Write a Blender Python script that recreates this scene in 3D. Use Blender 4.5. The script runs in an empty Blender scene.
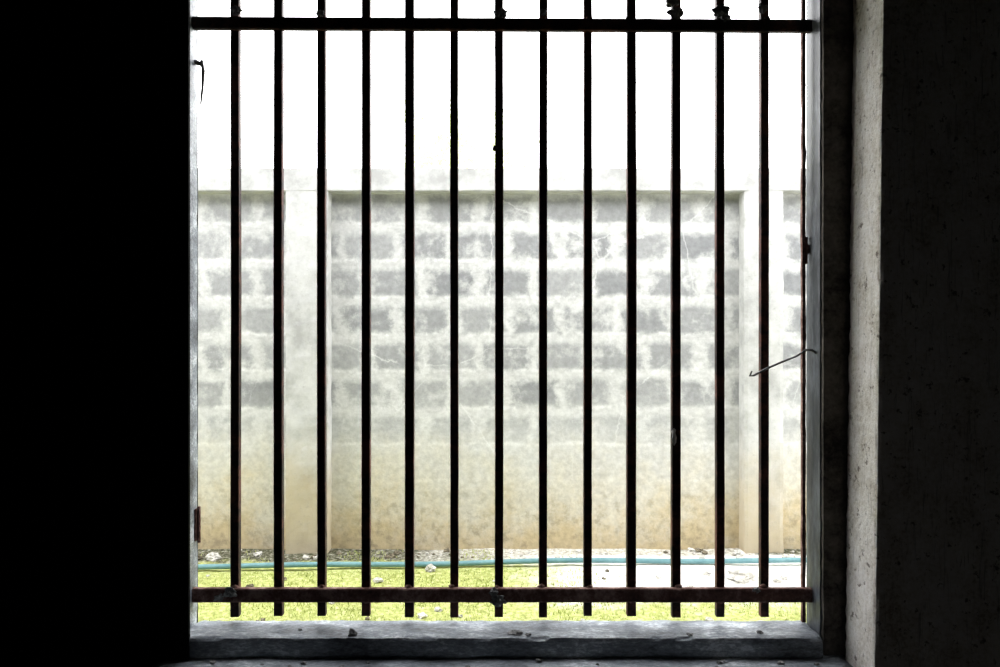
import bpy, bmesh, math, random
from mathutils import Vector, noise
random.seed(7)
C = bpy.context.scene.collection
F = 667.0; CZ = 1.13
def P(px, py, d):            # photo measure -> place in the scene at distance d (metres)
    return Vector(((px-500)*d/F, d, CZ-(py-333.5)*d/F))

# ---------- materials ----------
def newmat(name):
    m = bpy.data.materials.new(name); m.use_nodes = True
    nt = m.node_tree; b = nt.nodes['Principled BSDF']
    return m, nt, b
def N(nt, t, **kw):
    n = nt.nodes.new(t)
    for k, v in kw.items(): setattr(n, k, v)
    return n
def noise_tex(nt, vec, scale, detail=6, rough=.6, dist=0):
    n = N(nt, 'ShaderNodeTexNoise'); n.inputs['Scale'].default_value = scale
    n.inputs['Detail'].default_value = detail; n.inputs['Roughness'].default_value = rough
    n.inputs['Distortion'].default_value = dist
    nt.links.new(vec, n.inputs['Vector']); return n.outputs['Fac']
def ramp(nt, fac, stops):
    r = N(nt, 'ShaderNodeValToRGB'); e = r.color_ramp.elements
    while len(e) > 1: e.remove(e[-1])
    e[0].position = stops[0][0]; e[0].color = (*stops[0][1], 1)
    for p, c in stops[1:]:
        x = e.new(p); x.color = (*c, 1)
    nt.links.new(fac, r.inputs['Fac']); return r.outputs['Color']
def mixc(nt, fac, a, b, mode='MIX'):
    m = N(nt, 'ShaderNodeMix', data_type='RGBA', blend_type=mode)
    for s, v in ((m.inputs[0], fac), (m.inputs[6], a), (m.inputs[7], b)):
        if isinstance(v, (int, float)): s.default_value = v
        elif isinstance(v, tuple): s.default_value = (*v, 1)
        else: nt.links.new(v, s)
    return m.outputs[2]
def math_(nt, op, a, b=None, clamp=False):
    m = N(nt, 'ShaderNodeMath', operation=op); m.use_clamp = clamp
    for s, v in ((m.inputs[0], a), (m.inputs[1], b)):
        if v is None: continue
        if isinstance(v, (int, float)): s.default_value = v
        else: nt.links.new(v, s)
    return m.outputs[0]
def maprange(nt, v, a, b, c=0, d=1):
    m = N(nt, 'ShaderNodeMapRange', interpolation_type='SMOOTHSTEP')
    nt.links.new(v, m.inputs[0])
    for i, x in enumerate((a, b, c, d)): m.inputs[i+1].default_value = x
    return m.outputs[0]
def coords(nt):
    g = N(nt, 'ShaderNodeTexCoord'); return g.outputs['Object']
def mapped(nt, v, s):
    mp = N(nt, 'ShaderNodeMapping'); mp.inputs['Scale'].default_value = s
    nt.links.new(v, mp.inputs[0]); return mp.outputs[0]
def bump(nt, b, h, strength=.4, dist=.004):
    n = N(nt, 'ShaderNodeBump'); n.inputs['Strength'].default_value = strength
    n.inputs['Distance'].default_value = dist
    nt.links.new(h, n.inputs['Height']); nt.links.new(n.outputs[0], b.inputs['Normal'])
def mottled(name, stops, scale=8, fine=60, rough=.9, bs=.4, bd=.003, spec=.3, metal=0, stretch=(1,1,1)):
    m, nt, b = newmat(name); v = mapped(nt, coords(nt), stretch)
    a = noise_tex(nt, v, scale, 8, .65); f = noise_tex(nt, v, fine, 6, .7)
    mx = math_(nt, 'ADD', math_(nt, 'MULTIPLY', a, .65), math_(nt, 'MULTIPLY', f, .35))
    nt.links.new(ramp(nt, mx, stops), b.inputs['Base Color'])
    b.inputs['Roughness'].default_value = rough; b.inputs['Metallic'].default_value = metal
    b.inputs['Specular IOR Level'].default_value = spec
    bump(nt, b, mx, bs, bd); return m

M = {}
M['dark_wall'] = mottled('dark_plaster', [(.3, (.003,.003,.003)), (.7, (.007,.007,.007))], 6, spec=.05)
M['recess'] = mottled('dark_mottled_mortar', [(.38, (.02,.018,.016)), (.6, (.14,.125,.11))], 10, 90, spec=.1)  # dark brown mottle for the strip over the right frame front
M['room'] = mottled('dim_room_plaster', [(.3, (.03,.03,.03)), (.7, (.055,.053,.05))], 4)
M['sill'] = mottled('sill_concrete', [(.38, (.05,.055,.065)), (.45, (.14,.155,.18)), (.53, (.29,.32,.36)), (.6, (.7,.74,.78))], 11, 210, rough=.4, bs=.7, bd=.003, spec=.55, stretch=(.4,1,1))
M['frame'] = mottled('grey_painted_frame', [(.38, (.016,.018,.02)), (.5, (.06,.068,.08)), (.62, (.18,.2,.23))], 12, 80, rough=.42, spec=.45, stretch=(1,1,.3))
M['iron'] = mottled('black_painted_iron', [(.38, (.010,.007,.006)), (.48, (.028,.014,.012)), (.58, (.12,.045,.032))], 14, 90, rough=.55, spec=.25, bs=.3)
M['rust'] = mottled('rusty_iron', [(.36, (.06,.03,.027)), (.48, (.14,.07,.058)), (.6, (.34,.22,.19))], 20, 120, rough=.8, bs=.5, spec=.2)
M['mortar'] = mottled('cement_crumb', [(.35, (.07,.07,.07)), (.5, (.2,.2,.2)), (.65, (.42,.42,.41))], 60, 300)
M['rubble'] = mottled('pale_rubble', [(.35, (.3,.29,.26)), (.5, (.5,.48,.44)), (.65, (.75,.73,.69))], 25, 150)
M['pebble'] = mottled('brown_pebble', [(.35, (.06,.05,.035)), (.6, (.22,.19,.13))], 25, 150)
M['wire'] = mottled('grey_wire', [(.35, (.05,.045,.045)), (.6, (.16,.15,.15))], 40, 200, rough=.5)
M['pipe'] = mottled('teal_plastic_pipe', [(.35, (.09,.2,.22)), (.6, (.17,.31,.33))], 9, 60, rough=.55, bs=.05, spec=.2)
M['leaf_dry'] = mottled('dry_leaf', [(.35, (.5,.47,.45)), (.6, (.8,.77,.76))], 40, 200)
M['bark'] = mottled('bark', [(.35, (.4,.38,.33)), (.6, (.6,.57,.5))], 10, 60)

# rough pillar: pitted concrete, faint vertical trowel scratches
m, nt, b = newmat('rough_concrete_pillar'); M['pillar'] = m
g = coords(nt)
a = noise_tex(nt, mapped(nt, g, (1,1,.7)), 13, 8, .65); f = noise_tex(nt, g, 110, 6, .7)
mx = math_(nt, 'ADD', math_(nt, 'MULTIPLY', a, .55), math_(nt, 'MULTIPLY', f, .45))
c = ramp(nt, mx, [(.38, (.46,.41,.35)), (.44, (.68,.64,.58)), (.52, (.82,.79,.75)), (.6, (.9,.88,.86))])
sc = noise_tex(nt, mapped(nt, g, (60,60,5)), 1.6, 6, .7, 1.5)
c = mixc(nt, maprange(nt, sc, .54, .68, 0, .6), c, (.25,.24,.23))
pit = noise_tex(nt, g, 45, 5, .7)
c = mixc(nt, maprange(nt, pit, .58, .66, 0, .85), c, (.14,.115,.09))
nt.links.new(c, b.inputs['Base Color']); b.inputs['Roughness'].default_value = .95; b.inputs['Specular IOR Level'].default_value = .1
bump(nt, b, math_(nt, 'SUBTRACT', mx, math_(nt, 'MULTIPLY', pit, .6)), .8, .005)

# boundary wall blockwork
m, nt, b = newmat('stained_block_wall'); M['block'] = m
g = coords(nt); sep = N(nt, 'ShaderNodeSeparateXYZ'); nt.links.new(g, sep.inputs[0])
n1 = N(nt, 'ShaderNodeTexNoise'); n1.inputs['Scale'].default_value = 9; n1.inputs['Detail'].default_value = 9; n1.inputs['Roughness'].default_value = .75
nt.links.new(g, n1.inputs['Vector'])
off = N(nt, 'ShaderNodeVectorMath', operation='MULTIPLY'); nt.links.new(n1.outputs['Color'], off.inputs[0]); off.inputs[1].default_value = (.22,.11,.11)
com = N(nt, 'ShaderNodeCombineXYZ'); nt.links.new(sep.outputs[0], com.inputs[0]); nt.links.new(sep.outputs[2], com.inputs[1])
add = N(nt, 'ShaderNodeVectorMath', operation='ADD'); nt.links.new(com.outputs[0], add.inputs[0]); nt.links.new(off.outputs[0], add.inputs[1])
br = N(nt, 'ShaderNodeTexBrick'); nt.links.new(add.outputs[0], br.inputs['Vector'])
br.inputs['Scale'].default_value = 1; br.inputs['Brick Width'].default_value = .29; br.inputs['Row Height'].default_value = .193
br.inputs['Mortar Size'].default_value = .052; br.inputs['Mortar Smooth'].default_value = .9
br.inputs['Color1'].default_value = (1,1,1,1); br.inputs['Color2'].default_value = (.65,.65,.65,1); br.inputs['Mortar'].default_value = (.04,.04,.04,1)
bwn = N(nt, 'ShaderNodeRGBToBW'); nt.links.new(br.outputs['Color'], bwn.inputs[0])
blk = bwn.outputs[0]
big = noise_tex(nt, g, 1.3, 5, .6); mid = noise_tex(nt, g, 6, 8, .68); fin = noise_tex(nt, g, 30, 8, .65)
patch = math_(nt, 'MULTIPLY', blk, maprange(nt, mid, .32, .52), True)
st = noise_tex(nt, mapped(nt, g, (1,1,3.2)), 4.5, 8, .68)
patch = math_(nt, 'MAXIMUM', patch, math_(nt, 'MULTIPLY', maprange(nt, st, .5, .66), .35))
zfade = maprange(nt, math_(nt, 'ADD', sep.outputs[2], math_(nt, 'MULTIPLY', mid, .2)), .55, 1.0, .15, 1)
patch = math_(nt, 'MULTIPLY', patch, zfade)
base = ramp(nt, big, [(.3, (.50,.50,.495)), (.7, (.61,.61,.605))])
c = mixc(nt, math_(nt, 'MULTIPLY', patch, 1.0, True), base, (.235,.24,.25))
wv = math_(nt, 'PINGPONG', math_(nt, 'ADD', sep.outputs[2], math_(nt, 'MULTIPLY', mid, .06)), .0965)
lin = math_(nt, 'MULTIPLY', maprange(nt, wv, .0, .017, 1, 0), maprange(nt, noise_tex(nt, g, 9, 6, .7), .42, .56))
c = mixc(nt, math_(nt, 'MULTIPLY', lin, .65), c, (.68,.68,.675))
mid2 = noise_tex(nt, g, 3.5, 9, .7)
tan = maprange(nt, math_(nt, 'ADD', sep.outputs[2], math_(nt, 'MULTIPLY', mid2, .9)), .6, 1.15, 1, 0)
c = mixc(nt, math_(nt, 'MULTIPLY', tan, .8), c, (.56,.51,.395), 'MIX')
low = maprange(nt, math_(nt, 'ADD', sep.outputs[2], math_(nt, 'MULTIPLY', mid2, 1.1)), .55, .88, 1, 0)
c = mixc(nt, math_(nt, 'MULTIPLY', low, .7), c, (.47,.36,.18))
grime = math_(nt, 'MULTIPLY', maprange(nt, sep.outputs[2], .0, .6, 1, 0), maprange(nt, noise_tex(nt, g, 16, 8, .7), .48, .64))
c = mixc(nt, math_(nt, 'MULTIPLY', grime, .6), c, (.26,.22,.15))
vor = N(nt, 'ShaderNodeTexVoronoi', feature='DISTANCE_TO_EDGE'); vor.inputs['Scale'].default_value = 1.6
crv = N(nt, 'ShaderNodeVectorMath', operation='ADD'); nt.links.new(com.outputs[0], crv.inputs[0])
o2 = N(nt, 'ShaderNodeVectorMath', operation='SCALE'); nt.links.new(n1.outputs['Color'], o2.inputs[0]); o2.inputs['Scale'].default_value = .08
nt.links.new(o2.outputs[0], crv.inputs[1]); nt.links.new(crv.outputs[0], vor.inputs['Vector'])
crk = math_(nt, 'MULTIPLY', maprange(nt, vor.outputs['Distance'], .0, .008, 1, 0), maprange(nt, big, .48, .56))
crk = math_(nt, 'MULTIPLY', crk, maprange(nt, sep.outputs[2], .3, .6, .1, .5))
c = mixc(nt, crk, c, (.74,.74,.74))
sp = maprange(nt, fin, .33, .67, .88, 1.1)
spc = N(nt, 'ShaderNodeCombineColor')
for i in range(3): nt.links.new(sp, spc.inputs[i])
c = mixc(nt, 1.0, c, spc.outputs[0], 'MULTIPLY')
c = mixc(nt, maprange(nt, noise_tex(nt, g, 60, 4, .6), .64, .72, 0, .4), c, (.2,.19,.17))
nt.links.new(c, b.inputs['Base Color']); b.inputs['Roughness'].default_value = .95; b.inputs['Specular IOR Level'].default_value = .1
bump(nt, b, math_(nt, 'ADD', fin, math_(nt, 'MULTIPLY', mid, 1.5)), .35, .005)

def pale(name, stain, k):
    m, nt, b = newmat(name)
    g = coords(nt); sep = N(nt, 'ShaderNodeSeparateXYZ'); nt.links.new(g, sep.inputs[0])
    mid = noise_tex(nt, g, 6, 8, .68); fin = noise_tex(nt, g, 60, 6, .7)
    c = ramp(nt, mid, [(.36, (.38*k,.38*k,.375*k)), (.5, (.5*k,.5*k,.495*k)), (.64, (.58*k,.58*k,.575*k))])
    mid2 = noise_tex(nt, g, 4, 9, .7)
    low = maprange(nt, math_(nt, 'ADD', sep.outputs[2], math_(nt, 'MULTIPLY', mid2, .9)), .5, 1.2, 1, 0)
    c = mixc(nt, math_(nt, 'MULTIPLY', low, stain), c, (.45,.37,.23))
    c = mixc(nt, maprange(nt, fin, .58, .72, 0, .45), c, (.28,.27,.25))
    nt.links.new(c, b.inputs['Base Color']); b.inputs['Roughness'].default_value = .95; b.inputs['Specular IOR Level'].default_value = .1
    bump(nt, b, fin, .3, .003); return m
M['pale'] = pale('pale_cement_render', .8, .95)
M['coping'] = pale('pale_coping_render', 0, .93)

# ground
m, nt, b = newmat('mossy_ground'); M['ground'] = m
g = coords(nt); sep = N(nt, 'ShaderNodeSeparateXYZ'); nt.links.new(g, sep.inputs[0])
mid = noise_tex(nt, g, 7, 8, .7); fin = noise_tex(nt, g, 45, 6, .7)
moss = ramp(nt, fin, [(.3, (.2,.22,.07)), (.5, (.38,.41,.14)), (.68, (.6,.62,.32))])
soil = ramp(nt, fin, [(.35, (.02,.02,.012)), (.5, (.085,.085,.05)), (.65, (.36,.35,.3))])
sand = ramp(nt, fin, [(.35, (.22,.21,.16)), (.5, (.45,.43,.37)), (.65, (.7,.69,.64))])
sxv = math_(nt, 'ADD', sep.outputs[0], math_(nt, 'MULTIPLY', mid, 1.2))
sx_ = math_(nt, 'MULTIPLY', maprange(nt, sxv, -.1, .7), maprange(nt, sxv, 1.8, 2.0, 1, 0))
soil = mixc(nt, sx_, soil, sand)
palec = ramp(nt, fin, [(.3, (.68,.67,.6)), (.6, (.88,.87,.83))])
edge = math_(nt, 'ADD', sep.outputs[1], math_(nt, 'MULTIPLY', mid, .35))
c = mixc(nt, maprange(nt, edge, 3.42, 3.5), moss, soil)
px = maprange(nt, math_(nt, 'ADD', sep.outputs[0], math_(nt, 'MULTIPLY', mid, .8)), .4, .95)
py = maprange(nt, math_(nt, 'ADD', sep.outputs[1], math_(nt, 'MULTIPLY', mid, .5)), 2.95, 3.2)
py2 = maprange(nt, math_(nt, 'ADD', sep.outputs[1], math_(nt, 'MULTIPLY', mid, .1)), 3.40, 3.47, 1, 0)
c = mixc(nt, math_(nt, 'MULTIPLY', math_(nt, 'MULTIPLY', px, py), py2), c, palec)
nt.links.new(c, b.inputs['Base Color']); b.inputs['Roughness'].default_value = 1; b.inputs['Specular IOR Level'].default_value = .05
bump(nt, b, fin, .6, .008)

def leafmat(name, c1, c2, tr=.5, sc=9):
    m, nt, b = newmat(name); g = coords(nt)
    f = noise_tex(nt, g, sc, 4, .6); c = ramp(nt, f, [(.35, c1), (.65, c2)])
    nt.links.new(c, b.inputs['Base Color']); b.inputs['Roughness'].default_value = .8; b.inputs['Specular IOR Level'].default_value = .1
    t = N(nt, 'ShaderNodeBsdfTranslucent'); nt.links.new(c, t.inputs[0])
    mx = N(nt, 'ShaderNodeMixShader'); mx.inputs[0].default_value = tr
    nt.links.new(b.outputs[0], mx.inputs[1]); nt.links.new(t.outputs[0], mx.inputs[2])
    nt.links.new(mx.outputs[0], nt.nodes['Material Output'].inputs[0]); return m
M['grass'] = leafmat('yellow_green_grass', (.3,.36,.08), (.62,.65,.3), .5, 6)
M['foliage'] = leafmat('pale_foliage', (.6,.68,.33), (.78,.83,.46))

# ---------- mesh helpers ----------
def obj(name, bm, mat, parent=None, smooth=False):
    me = bpy.data.meshes.new(name); bmesh.ops.recalc_face_normals(bm, faces=bm.faces) if bm.faces else None
    bm.to_mesh(me); bm.free(); me.materials.append(mat)
    if smooth: me.polygons.foreach_set('use_smooth', [True]*len(me.polygons))
    o = bpy.data.objects.new(name, me); C.objects.link(o)
    if parent: 
        o.parent = parent; o.matrix_parent_inverse = parent.matrix_basis.inverted()
    return o
def thing(name, label, cat, loc, group=None, kind=None):
    o = bpy.data.objects.new(name, None); C.objects.link(o); o.location = loc; o.empty_display_size = .05
    tag(o, label, cat, group, kind); return o
def tag(o, label=None, cat=None, group=None, kind=None):
    if label: o['label'] = label
    if cat: o['category'] = cat
    if group: o['group'] = group
    if kind: o['kind'] = kind
    return o
def box(bm, x0, x1, y0, y1, z0, z1, seg=None, bev=0):
    r = bmesh.ops.create_cube(bm, size=1)
    for v in r['verts']:
        v.co = Vector((x0+(v.co.x+.5)*(x1-x0), y0+(v.co.y+.5)*(y1-y0), z0+(v.co.z+.5)*(z1-z0)))
    if bev:
        es = list({e for v in r['verts'] for e in v.link_edges})
        bmesh.ops.bevel(bm, geom=es, offset=bev, segments=2, affect='EDGES')
def rough_box(bm, x0, x1, y0, y1, z0, z1, step, amp, freq=12, shear=0, ch=.004, zstep=None):
    """closed box whose faces are grids, edges softened and worn by noise"""
    nx, ny, nz = (max(1, round((b-a)/s)) for a, b, s in ((x0,x1,step),(y0,y1,step),(z0,z1,zstep or step)))
    vs = {}
    def V(i, j, k):
        if (i,j,k) in vs: return vs[i,j,k]
        p = Vector((x0+(x1-x0)*i/nx, y0+(y1-y0)*j/ny, z0+(z1-z0)*k/nz))
        e = sum((i in (0,nx), j in (0,ny), k in (0,nz)))
        q = p.copy()
        if e >= 2:
            cc = ch*(.4+1.4*abs(noise.noise(p*25)))
            if i in (0,nx): q.x += cc*(1 if i == 0 else -1)
            if j in (0,ny): q.y += cc*(1 if j == 0 else -1)
            if k in (0,nz): q.z += cc*(1 if k == 0 else -1)
        q += noise.noise_vector(p*freq)*amp + noise.noise_vector(p*freq*4)*amp*.4
        q.x += shear*(q.z-CZ)
        vs[i,j,k] = bm.verts.new(q); return vs[i,j,k]
    for i in range(nx):
        for j in range(ny):
            for k in (0, nz): bm.faces.new((V(i,j,k),V(i+1,j,k),V(i+1,j+1,k),V(i,j+1,k)))
    for i in range(nx):
        for k in range(nz):
            for j in (0, ny): bm.faces.new((V(i,j,k),V(i+1,j,k),V(i+1,j,k+1),V(i,j,k+1)))
    for j in range(ny):
        for k in range(nz):
            for i in (0, nx): bm.faces.new((V(i,j,k),V(i,j+1,k),V(i,j+1,k+1),V(i,j,k+1)))
def tube(bm, pts, r, n=10):
    pts = [Vector(p) for p in pts]; rings = []
    for i, p in enumerate(pts):
        d = (pts[min(i+1,len(pts)-1)]-pts[max(i-1,0)]).normalized()
        up = Vector((0,0,1)) if abs(d.z) < .9 else Vector((1,0,0))
        a = d.cross(up).normalized(); b_ = a.cross(d).normalized()
        rr = r[i] if isinstance(r, (list,tuple)) else r
        rings.append([bm.verts.new(p+(a*math.cos(t)+b_*math.sin(t))*rr) for t in (2*math.pi*k/n for k in range(n))])
    for A, B in zip(rings, rings[1:]):
        for k in range(n): bm.faces.new((A[k], A[(k+1)%n], B[(k+1)%n], B[k]))
    bm.faces.new(rings[0][::-1]); bm.faces.new(rings[-1])
def lump(bm, c, s, seed, sub=2, amp=.45):
    r = bmesh.ops.create_icosphere(bm, subdivisions=sub, radius=1)
    for v in r['verts']:
        p = v.co.copy(); q = p*(1+amp*noise.noise(p*1.6+Vector((seed*3.1,seed,0)))+.2*noise.noise(p*5+Vector((seed,0,0))))
        v.co = Vector((c[0]+q.x*s[0], c[1]+q.y*s[1], c[2]+q.z*s[2]))

# ---------- the room ----------
def struct(name, bm, mat, parent=None, smooth=False):
    o = obj(name, bm, mat, parent, smooth); o['kind'] = 'structure'; return o
ZF, ZT = .414, 2.02     # bottom and top of the window opening
XR = .771               # left face of the pillar
FX = .716               # inner face of the right frame member
bm = bmesh.new(); box(bm, -3.2, 2.6, -3, 1.46, -.12, 0); struct('floor', bm, M['room'])
bm = bmesh.new(); box(bm, -3.2, 2.6, -3, 1.66, 2.7, 2.82); struct('ceiling', bm, M['room'])
bm = bmesh.new(); box(bm, -3.32, -3.2, -3, 1.66, 0, 2.7); struct('wall_left', bm, M['room'])
bm = bmesh.new(); box(bm, 2.6, 2.72, -3, 1.66, 0, 2.7); struct('wall_right', bm, M['room'])
bm = bmesh.new(); box(bm, -3.2, 2.6, -3.12, -3, 0, 2.7); struct('wall_back', bm, M['room'])
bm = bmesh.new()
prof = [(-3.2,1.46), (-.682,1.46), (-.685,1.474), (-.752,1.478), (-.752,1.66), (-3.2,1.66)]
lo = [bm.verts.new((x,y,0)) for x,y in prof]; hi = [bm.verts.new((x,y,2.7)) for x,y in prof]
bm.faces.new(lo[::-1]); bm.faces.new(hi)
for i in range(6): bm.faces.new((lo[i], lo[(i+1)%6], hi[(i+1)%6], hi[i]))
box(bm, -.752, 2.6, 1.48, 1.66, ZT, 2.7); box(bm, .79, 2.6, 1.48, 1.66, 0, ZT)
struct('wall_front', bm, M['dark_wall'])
bm = bmesh.new(); rough_box(bm, -.752, .768, 1.40, 1.66, 0, ZF, .02, .0025); struct('trim_1', bm, M['sill'], smooth=True)
bm = bmesh.new(); rough_box(bm, XR, 1.75, 1.357, 1.477, 0, 2.7, .008, .0009, 14, shear=.0125, ch=.0025)
struct('wall_pillar', bm, M['pillar'])

w = thing('window_1', None, None, (0,1.5,ZF)); w['kind'] = 'structure'
bm = bmesh.new(); rough_box(bm, -.7515, -.706, 1.479, 1.56, ZF, ZT, .03, .001, ch=.002); struct('window_frame', bm, M['sill'], w)
bm = bmesh.new(); rough_box(bm, FX, .789, 1.4925, 1.56, ZF, ZT, .03, .0008, ch=.001); struct('window_frame', bm, M['frame'], w)
bm = bmesh.new(); rough_box(bm, -.706, FX, 1.479, 1.56, ZT-.04, ZT, .03, .001, ch=.002); struct('window_frame', bm, M['frame'], w)
bm = bmesh.new(); rough_box(bm, -.706, .713, 1.468, 1.562, ZF-.002, ZF+.046, .008, .0014, 22, ch=.003); struct('window_sill', bm, M['sill'], w)
bm = bmesh.new(); rough_box(bm, FX+.0015, .795, 1.480, 1.4915, ZF, ZT, .02, .0008, 20, ch=.002); struct('trim_2', bm, M['recess'])
SILL = ZF+.046

def zz(py, d): return CZ-(py-333.5)*d/F
# ---------- the iron grille ----------
gr = thing('window_grille', 'black iron window grille of upright bars welded to two rails', 'window grille', (0,1.545,SILL))
bars = [236,279,322,366.5,410,454.5,499,543,587.5,631,675.5,719.5,763.5]
for i, px_ in enumerate(bars):
    X = (px_-500)*1.548/F; bm = bmesh.new(); hw = .0099+random.uniform(-.0006,.0006)
    zt, zb = ZT-.045, zz(random.choice((616.5,617.5,619,618)),1.537); ns = 40
    rings = []
    for k in range(ns+1):
        z = zb+(zt-zb)*k/ns; dx = noise.noise(Vector((i*7.1, z*1.2, 0)))*.0013+noise.noise(Vector((i*3.1, z*20, 0)))*.0003
        h2 = hw+noise.noise(Vector((i*5.3, z*30, 4)))*.0003
        rings.append([bm.verts.new((X+dx+sx, 1.548+sy, z)) for sx, sy in
            ((-h2,-h2*.9),(-h2*.9,-h2),(h2*.9,-h2),(h2,-h2*.9),(h2*.97,h2*.6),(h2*.6,h2*.8),(-h2*.6,h2*.8),(-h2*.97,h2*.6))])
    for A, B in zip(rings, rings[1:]):
        for k in range(8): bm.faces.new((A[k],A[(k+1)%8],B[(k+1)%8],B[k]))
    bm.faces.new(rings[0]); bm.faces.new(rings[-1])
    obj('bar', bm, M['iron'], gr)
bm = bmesh.new(); rough_box(bm, .698, .7075, 1.54, 1.55, SILL+.002, ZT-.045, .009, .0009, 20, ch=.001)
tag(obj('bar', bm, M['rust'], gr), 'thin rusty end bar')
def rail(pts, h, y0, y1, mat, label=None):
    bm = bmesh.new(); rings = []
    for x, z in pts:
        rings.append([bm.verts.new((x+0, yy, zz_)) for yy, zz_ in ((y0+.002,z-h),(y0,z-h+.003),(y0,z+h-.003),(y0+.002,z+h),(y1,z+h),(y1,z-h))])
    for A, B in zip(rings, rings[1:]):
        for k in range(6): bm.faces.new((A[k],A[(k+1)%6],B[(k+1)%6],B[k]))
    bm.faces.new(rings[0]); bm.faces.new(rings[-1])
    o = obj('rail', bm, mat, gr); 
    if label: o['label'] = label
def line(x0, x1, pa, pb, d, n=60):
    return [(x0+(x1-x0)*k/n, zz(pa+(pb-pa)*k/n, d)+noise.noise(Vector((k*.6,pa,0)))*.0007) for k in range(n+1)]
rail(line(-.7055,FX-.0005,22,25,1.527), .0140, 1.527, 1.5385, M['iron'])
rail(line(-.7055,FX-.0005,596,596,1.527), .0160, 1.527, 1.5385, M['rust'], 'rusty lower rail')
seed = 0
for py_ in (23.5, 596):
    for i, px_ in enumerate(bars):
        seed += 1; X = (px_-500)*1.548/F; bm = bmesh.new()
        s = random.uniform(.003,.006); up = (.0165 if py_ < 100 else .0175)
        lump(bm, (X+random.uniform(-.006,.006), 1.537, zz(py_,1.527)+(up if random.random()<.75 else -up)), (s*1.6, s, s), seed, 2)
        obj('weld_bead', bm, M['iron'] if py_ < 100 else M['rust'], gr, True)
for px_, py_, s in ((499,600,.012),(494,592,.008),(230,593,.010),(219,598,.007),(676,13,.011),(672,3,.009),(721,11,.012),(726,18,.007),(236,10,.009),(763,8,.008),(757,590,.006),(500,14,.010),(320,13,.007),(543,12,.006)):
    seed += 1; bm = bmesh.new(); p = P(px_,py_,1.527); lump(bm, p, (s*1.3,s*.7,s), seed, 3, .9); obj('cement_lump', bm, M['mortar'], gr)
for px_, py_, s in ((495,148,.006),(720,135,.004),(676,190,.004)):
    seed += 1; bm = bmesh.new(); lump(bm, P(px_,py_,1.538), (s,s*.7,s*1.3), seed, 2); obj('cement_lump', bm, M['iron'], gr, True)

lt = thing('latch_bolt', 'small dark latch bolt hanging on the left window frame near its top', 'latch', P(198,100,1.545))
bm = bmesh.new(); tube(bm, [(-.7068,1.546,zz(62,1.545)), (-.701,1.546,zz(62.5,1.545)), (-.691,1.546,zz(64,1.545))], [.006,.005,.0055]); obj('body', bm, M['wire'], lt, True)
bm = bmesh.new(); tube(bm, [(-.692,1.546,zz(60,1.545)), (-.688,1.546,zz(70,1.545)), (-.690,1.546,zz(88,1.545)), (-.694,1.546,zz(104,1.545))], [.0035,.0042,.003,.002]); obj('pin', bm, M['wire'], lt, True)
hg = thing('hinge', 'reddish rusty hinge on the left window frame above the lower rail', 'hinge', P(199,540,1.545))
bm = bmesh.new(); box(bm, -.7068,-.7025,1.540,1.556, zz(541,1.545), zz(509,1.545), bev=.001); obj('leaf_plate', bm, M['rust'], hg)
bm = bmesh.new(); tube(bm, [(-.699,1.548,zz(543,1.545)), (-.699,1.548,zz(524,1.545)), (-.699,1.548,zz(507,1.545))], .0038); obj('barrel', bm, M['rust'], hg, True)
lg = thing('latch_keeper', 'rusty keeper on the right window frame beside the thin end bar', 'latch', P(806,262,1.546))
bm = bmesh.new(); box(bm, .7085,FX+.0005,1.542,1.552, zz(254,1.546), zz(244,1.546), bev=.002); obj('plate', bm, M['rust'], lg)
bm = bmesh.new(); tube(bm, [(.7105,1.546,zz(264,1.546)), (.7105,1.546,zz(250,1.546)), (.711,1.546,zz(237,1.546))], .0028); obj('pin', bm, M['rust'], lg, True)

bm = bmesh.new()
tube(bm, [P(752,371,1.5),P(750,376,1.5),P(754,375.5,1.5),P(766,369,1.5),P(782,362,1.502),P(797,356,1.505),P(806,350,1.508),P(812,350,1.51),Vector((FX+.001,1.512,zz(353,1.51)))], [.0018,.0024,.0026,.0026,.0024,.0022,.0026,.003,.003], 8)
tag(obj('wire', bm, M['wire'], None, True), 'bent grey wire sticking out from the right window frame', 'wire')

bm = bmesh.new()
ol = [(0,-1.0),(.45,-.6),(.6,0),(.4,.5),(.55,.8),(0,1),(-.5,.6),(-.35,.1),(-.55,-.4)]
c0 = P(674,437,1.533); cv = bm.verts.new(c0+Vector((0,-.006,0)))
vs = [bm.verts.new(c0+Vector((x*.010, .004*math.sin(z*3), z*.020))) for x, z in ol]
for i in range(len(vs)): bm.faces.new((cv, vs[i], vs[(i+1)%len(vs)]))
tag(obj('dry_leaf', bm, M['leaf_dry'], None, True), 'pale withered leaf caught on a bar right of centre', 'leaf')

cr = [(352,641,.008,.012),(516,634,.004,.019),(528,636,.003,.008),(760,633,.003,.010),(690,637,.003,.009),(300,630,.002,.006)]
for i, (px_, py_, h, wd_) in enumerate(cr):
    d = min(max((CZ-SILL)*F/(py_-333.5), 1.48), 1.55)
    x = (px_-500)*d/F; bm = bmesh.new(); lump(bm, (x,d,SILL+h*.5), (wd_*.7,wd_*.5,h), 50+i, 3, .9)
    o = obj('cement_crumb', bm, M['mortar'])
    if i == 0: tag(o, 'largest grey cement crumb on the sill below the fourth bar', 'crumb')
    else: tag(o, 'small grey cement crumb lying on the concrete sill', 'crumb', 'crumbs on the sill')
for i in range(26):
    x = random.uniform(-.66,.75); y = random.uniform(1.41,1.455); s = random.uniform(.0025,.0055)
    bm = bmesh.new(); lump(bm, (x,y,ZF+s*.4), (s*1.5,s,s*.7), 90+i, 2, .9)
    tag(obj('ledge_crumb', bm, M['mortar']), 'grey rubble crumb on the ledge under the sill', 'crumb', 'crumbs on the ledge below the sill')

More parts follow.
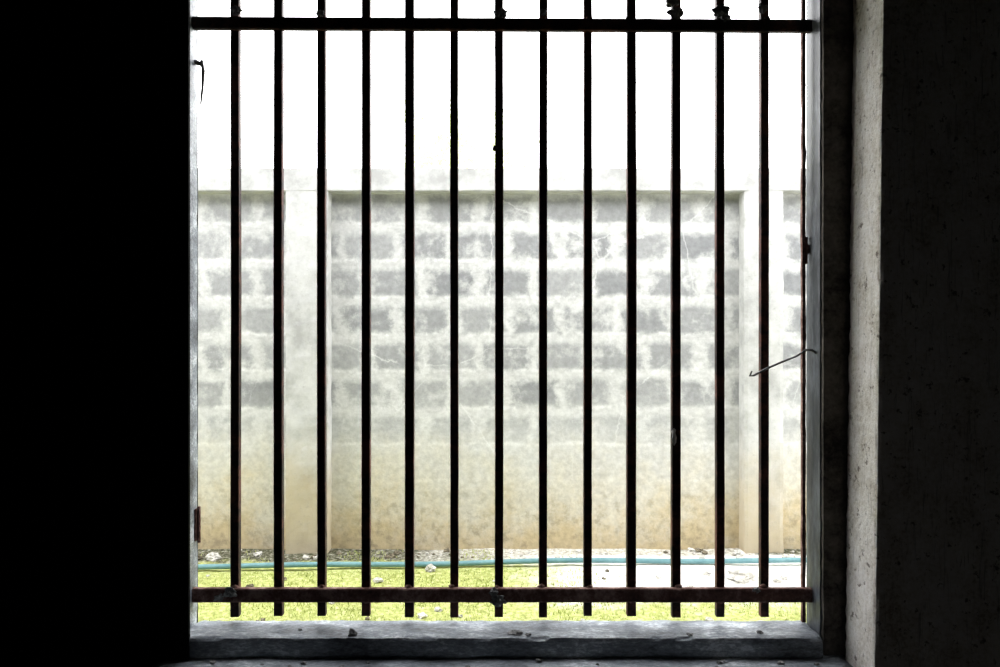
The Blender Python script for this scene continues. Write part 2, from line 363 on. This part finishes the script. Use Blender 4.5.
# ---------- outside ----------
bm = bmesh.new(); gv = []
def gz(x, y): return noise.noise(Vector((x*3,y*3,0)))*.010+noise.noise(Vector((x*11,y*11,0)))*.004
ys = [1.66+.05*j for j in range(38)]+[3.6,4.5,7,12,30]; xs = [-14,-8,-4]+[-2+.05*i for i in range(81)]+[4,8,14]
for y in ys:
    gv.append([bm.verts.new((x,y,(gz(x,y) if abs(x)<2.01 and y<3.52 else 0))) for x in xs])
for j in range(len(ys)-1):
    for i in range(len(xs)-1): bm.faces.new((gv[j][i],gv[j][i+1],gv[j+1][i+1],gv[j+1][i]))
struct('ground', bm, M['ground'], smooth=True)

bw = thing('boundary_wall', 'grey stained concrete block boundary wall with pilasters and pale coping', 'wall', (0,3.5,0))
bm = bmesh.new(); box(bm, -6, 6, 3.5, 3.62, -.05, zz(190,3.5)+.04); obj('block_panel', bm, M['block'], bw)
bm = bmesh.new(); box(bm, -6, 6, 3.425, 3.66, zz(191,3.425), zz(168,3.425), bev=.004); obj('coping', bm, M['coping'], bw)
for a, b_ in ((-1.105,-.885),(1.255,1.46),(-3.4,-3.18),(3.5,3.72)):
    bm = bmesh.new(); rough_box(bm, a, b_, 3.427, 3.55, -.05, zz(190,3.44)+.02, .02, .003, 9, ch=.004); obj('pilaster', bm, M['pale'], bw)

def pipe_y(x): return 3.22+.02*math.sin(x*1.7+.6)+.03*x/1.5
bm = bmesh.new(); pts = []
for k in range(61):
    x = -2.6+5.2*k/60; pts.append((x, pipe_y(x), .022+.004*math.sin(x*5)))
tube(bm, pts, .0125, 12)
tag(obj('water_pipe', bm, M['pipe'], None, True), 'thin teal plastic pipe running along the wall foot', 'pipe')

big_ = [(431,568,.035,.03,'rounded pinkish white stone lying by the pipe near the centre'),(738,553,.045,.03,'pale chunk of broken concrete by the right pilaster foot'),
       (213,556,.05,.028,'largest pale rubble piece at the far left of the wall foot'),(742,576,.1,.05,'broad bleached slab fragment on the pale ground at right'),(258,553,.03,.02,'small pale stone by the left end of the wall foot')]
keep = []
for i, (px_, py_, wd_, h, lb) in enumerate(big_):
    d = CZ*F/(py_+3-333.5); d = min(d, 3.4); x = (px_-500)*d/F; bm = bmesh.new(); keep.append((x,d,wd_))
    lump(bm, (x,d,gz(x,d)+h*.4), (wd_*.6,wd_*.5,h*.6), 200+i, 3, .8)
    tag(obj('rubble_stone', bm, M['rubble']), lb, 'stone')
for i in range(120):
    x = random.uniform(-1.55,1.6); y = random.choice((random.uniform(3.3,3.47), random.uniform(3.3,3.47), random.uniform(2.6,3.17)))
    if y > 3.38 and (-1.14 < x < -.85 or 1.23 < x < 1.5): y = 3.34
    s = random.uniform(.006,.02); pale_ = random.random() < (.35 if x < 0 else .85); bm = bmesh.new()
    lump(bm, (x,y,gz(x,y)+s*.4), (s,s*.8,s*.65), 300+i, 2, .8)
    o = obj('pebble', bm, M['rubble'] if pale_ else M['pebble'])
    if pale_: tag(o, 'small pale pebble scattered along the wall foot and grass', 'pebble', 'pale pebbles outside')
    else: tag(o, 'small brown pebble scattered along the wall foot and grass', 'pebble', 'brown pebbles outside')

bm = bmesh.new(); cnt = 0
while cnt < 30000:
    x = random.uniform(-1.9,1.9); y = random.uniform(2.2,3.47)
    n_ = 1.3*noise.noise(Vector((x*4,y*4,5)))+.6*noise.noise(Vector((x*13,y*13,2)))
    dens = .75+n_
    if y > 3.2: dens -= .5+(y-3.2)*1+max(0,x)*.6
    if x > .15 and y > 2.85: dens -= (x-.15)*2.0
    if random.random() > dens or abs(y-pipe_y(x)) < .035 or any((x-a)**2+(y-b__)**2 < (w_+.02)**2 for a, b__, w_ in keep): 
        cnt += .3; continue
    cnt += 1
    h = random.uniform(.006,.018); a = random.uniform(0,6.28); w_ = random.uniform(.0015,.003); z = gz(x,y)-.002
    dx, dy = math.cos(a)*w_, math.sin(a)*w_; lx, ly = random.uniform(-.01,.01), random.uniform(-.01,.01)
    bm.faces.new((bm.verts.new((x-dx,y-dy,z)), bm.verts.new((x+dx,y+dy,z)), bm.verts.new((x+lx,y+ly,z+h))))
tag(obj('grass', bm, M['grass']), 'short yellow green grass and moss on the yard floor', 'grass', kind='stuff')

tr = thing('tree', 'faint sunlit tree washed out beyond the boundary wall', 'tree', (-.4,9,0))
bm = bmesh.new(); tube(bm, [(-.4,9,-.05),(-.35,9,1.4),(-.45,9.05,2.3),(-.2,9,3.2)], [.11,.09,.06,.03]); obj('trunk', bm, M['bark'], tr, True)
for a in (((-.42,9,1.9),(-1.0,8.8,2.6),(-1.4,8.8,3.2)), ((-.4,9,2.2),(.3,9.2,2.7),(.7,9.2,3.3))):
    bm = bmesh.new(); tube(bm, a, [.04,.025,.012]); obj('branch', bm, M['bark'], tr, True)
bm = bmesh.new()
cl = [(random.uniform(-1.4,.5), 9+random.uniform(-.5,.5), random.uniform(3.1,4.4), random.uniform(.25,.5)) for _ in range(9)]+[(-.5,8.8,3.9,.45),(.15,8.9,3.75,.4),(.1,9,3.3,.3),(-.8,9,3.7,.4)]
for cx, cy, cz, cr_ in cl:
    for _ in range(170):
        p = Vector((random.gauss(0,1),random.gauss(0,1),random.gauss(0,1))).normalized()*cr_*random.random()**.4+Vector((cx,cy,cz))
        u = Vector((random.gauss(0,1),random.gauss(0,1),random.gauss(0,1))).normalized(); v = u.cross(Vector((random.random(),1,random.random()))).normalized()
        s = random.uniform(.03,.055)
        bm.faces.new([bm.verts.new(q) for q in (p-u*s, p+v*s*.4, p+u*s, p-v*s*.4)])
obj('foliage', bm, M['foliage'], tr)

# ---------- light ----------
wd = bpy.data.worlds.new('overcast'); bpy.context.scene.world = wd; wd.use_nodes = True
bg = wd.node_tree.nodes['Background']; bg.inputs[0].default_value = (.985,.99,1,1); bg.inputs[1].default_value = 6.6
ld = bpy.data.lights.new('added_fill_light', 'POINT'); ld.energy = .16; ld.color = (1,.95,.9); ld.shadow_soft_size = .15  # weak unseen fill, added only to brighten the pillar front
lo_ = bpy.data.objects.new('added_fill_light', ld); C.objects.link(lo_); lo_.location = (.3,.45,.95)
cam = bpy.data.cameras.new('camera'); cam.lens = 24; cam.sensor_width = 36; cam.clip_start = .02
co = bpy.data.objects.new('camera', cam); C.objects.link(co); co.location = (0,0,CZ); co.rotation_euler = (math.pi/2,0,0)
bpy.context.scene.camera = co
bpy.context.scene.view_settings.view_transform = 'Standard'
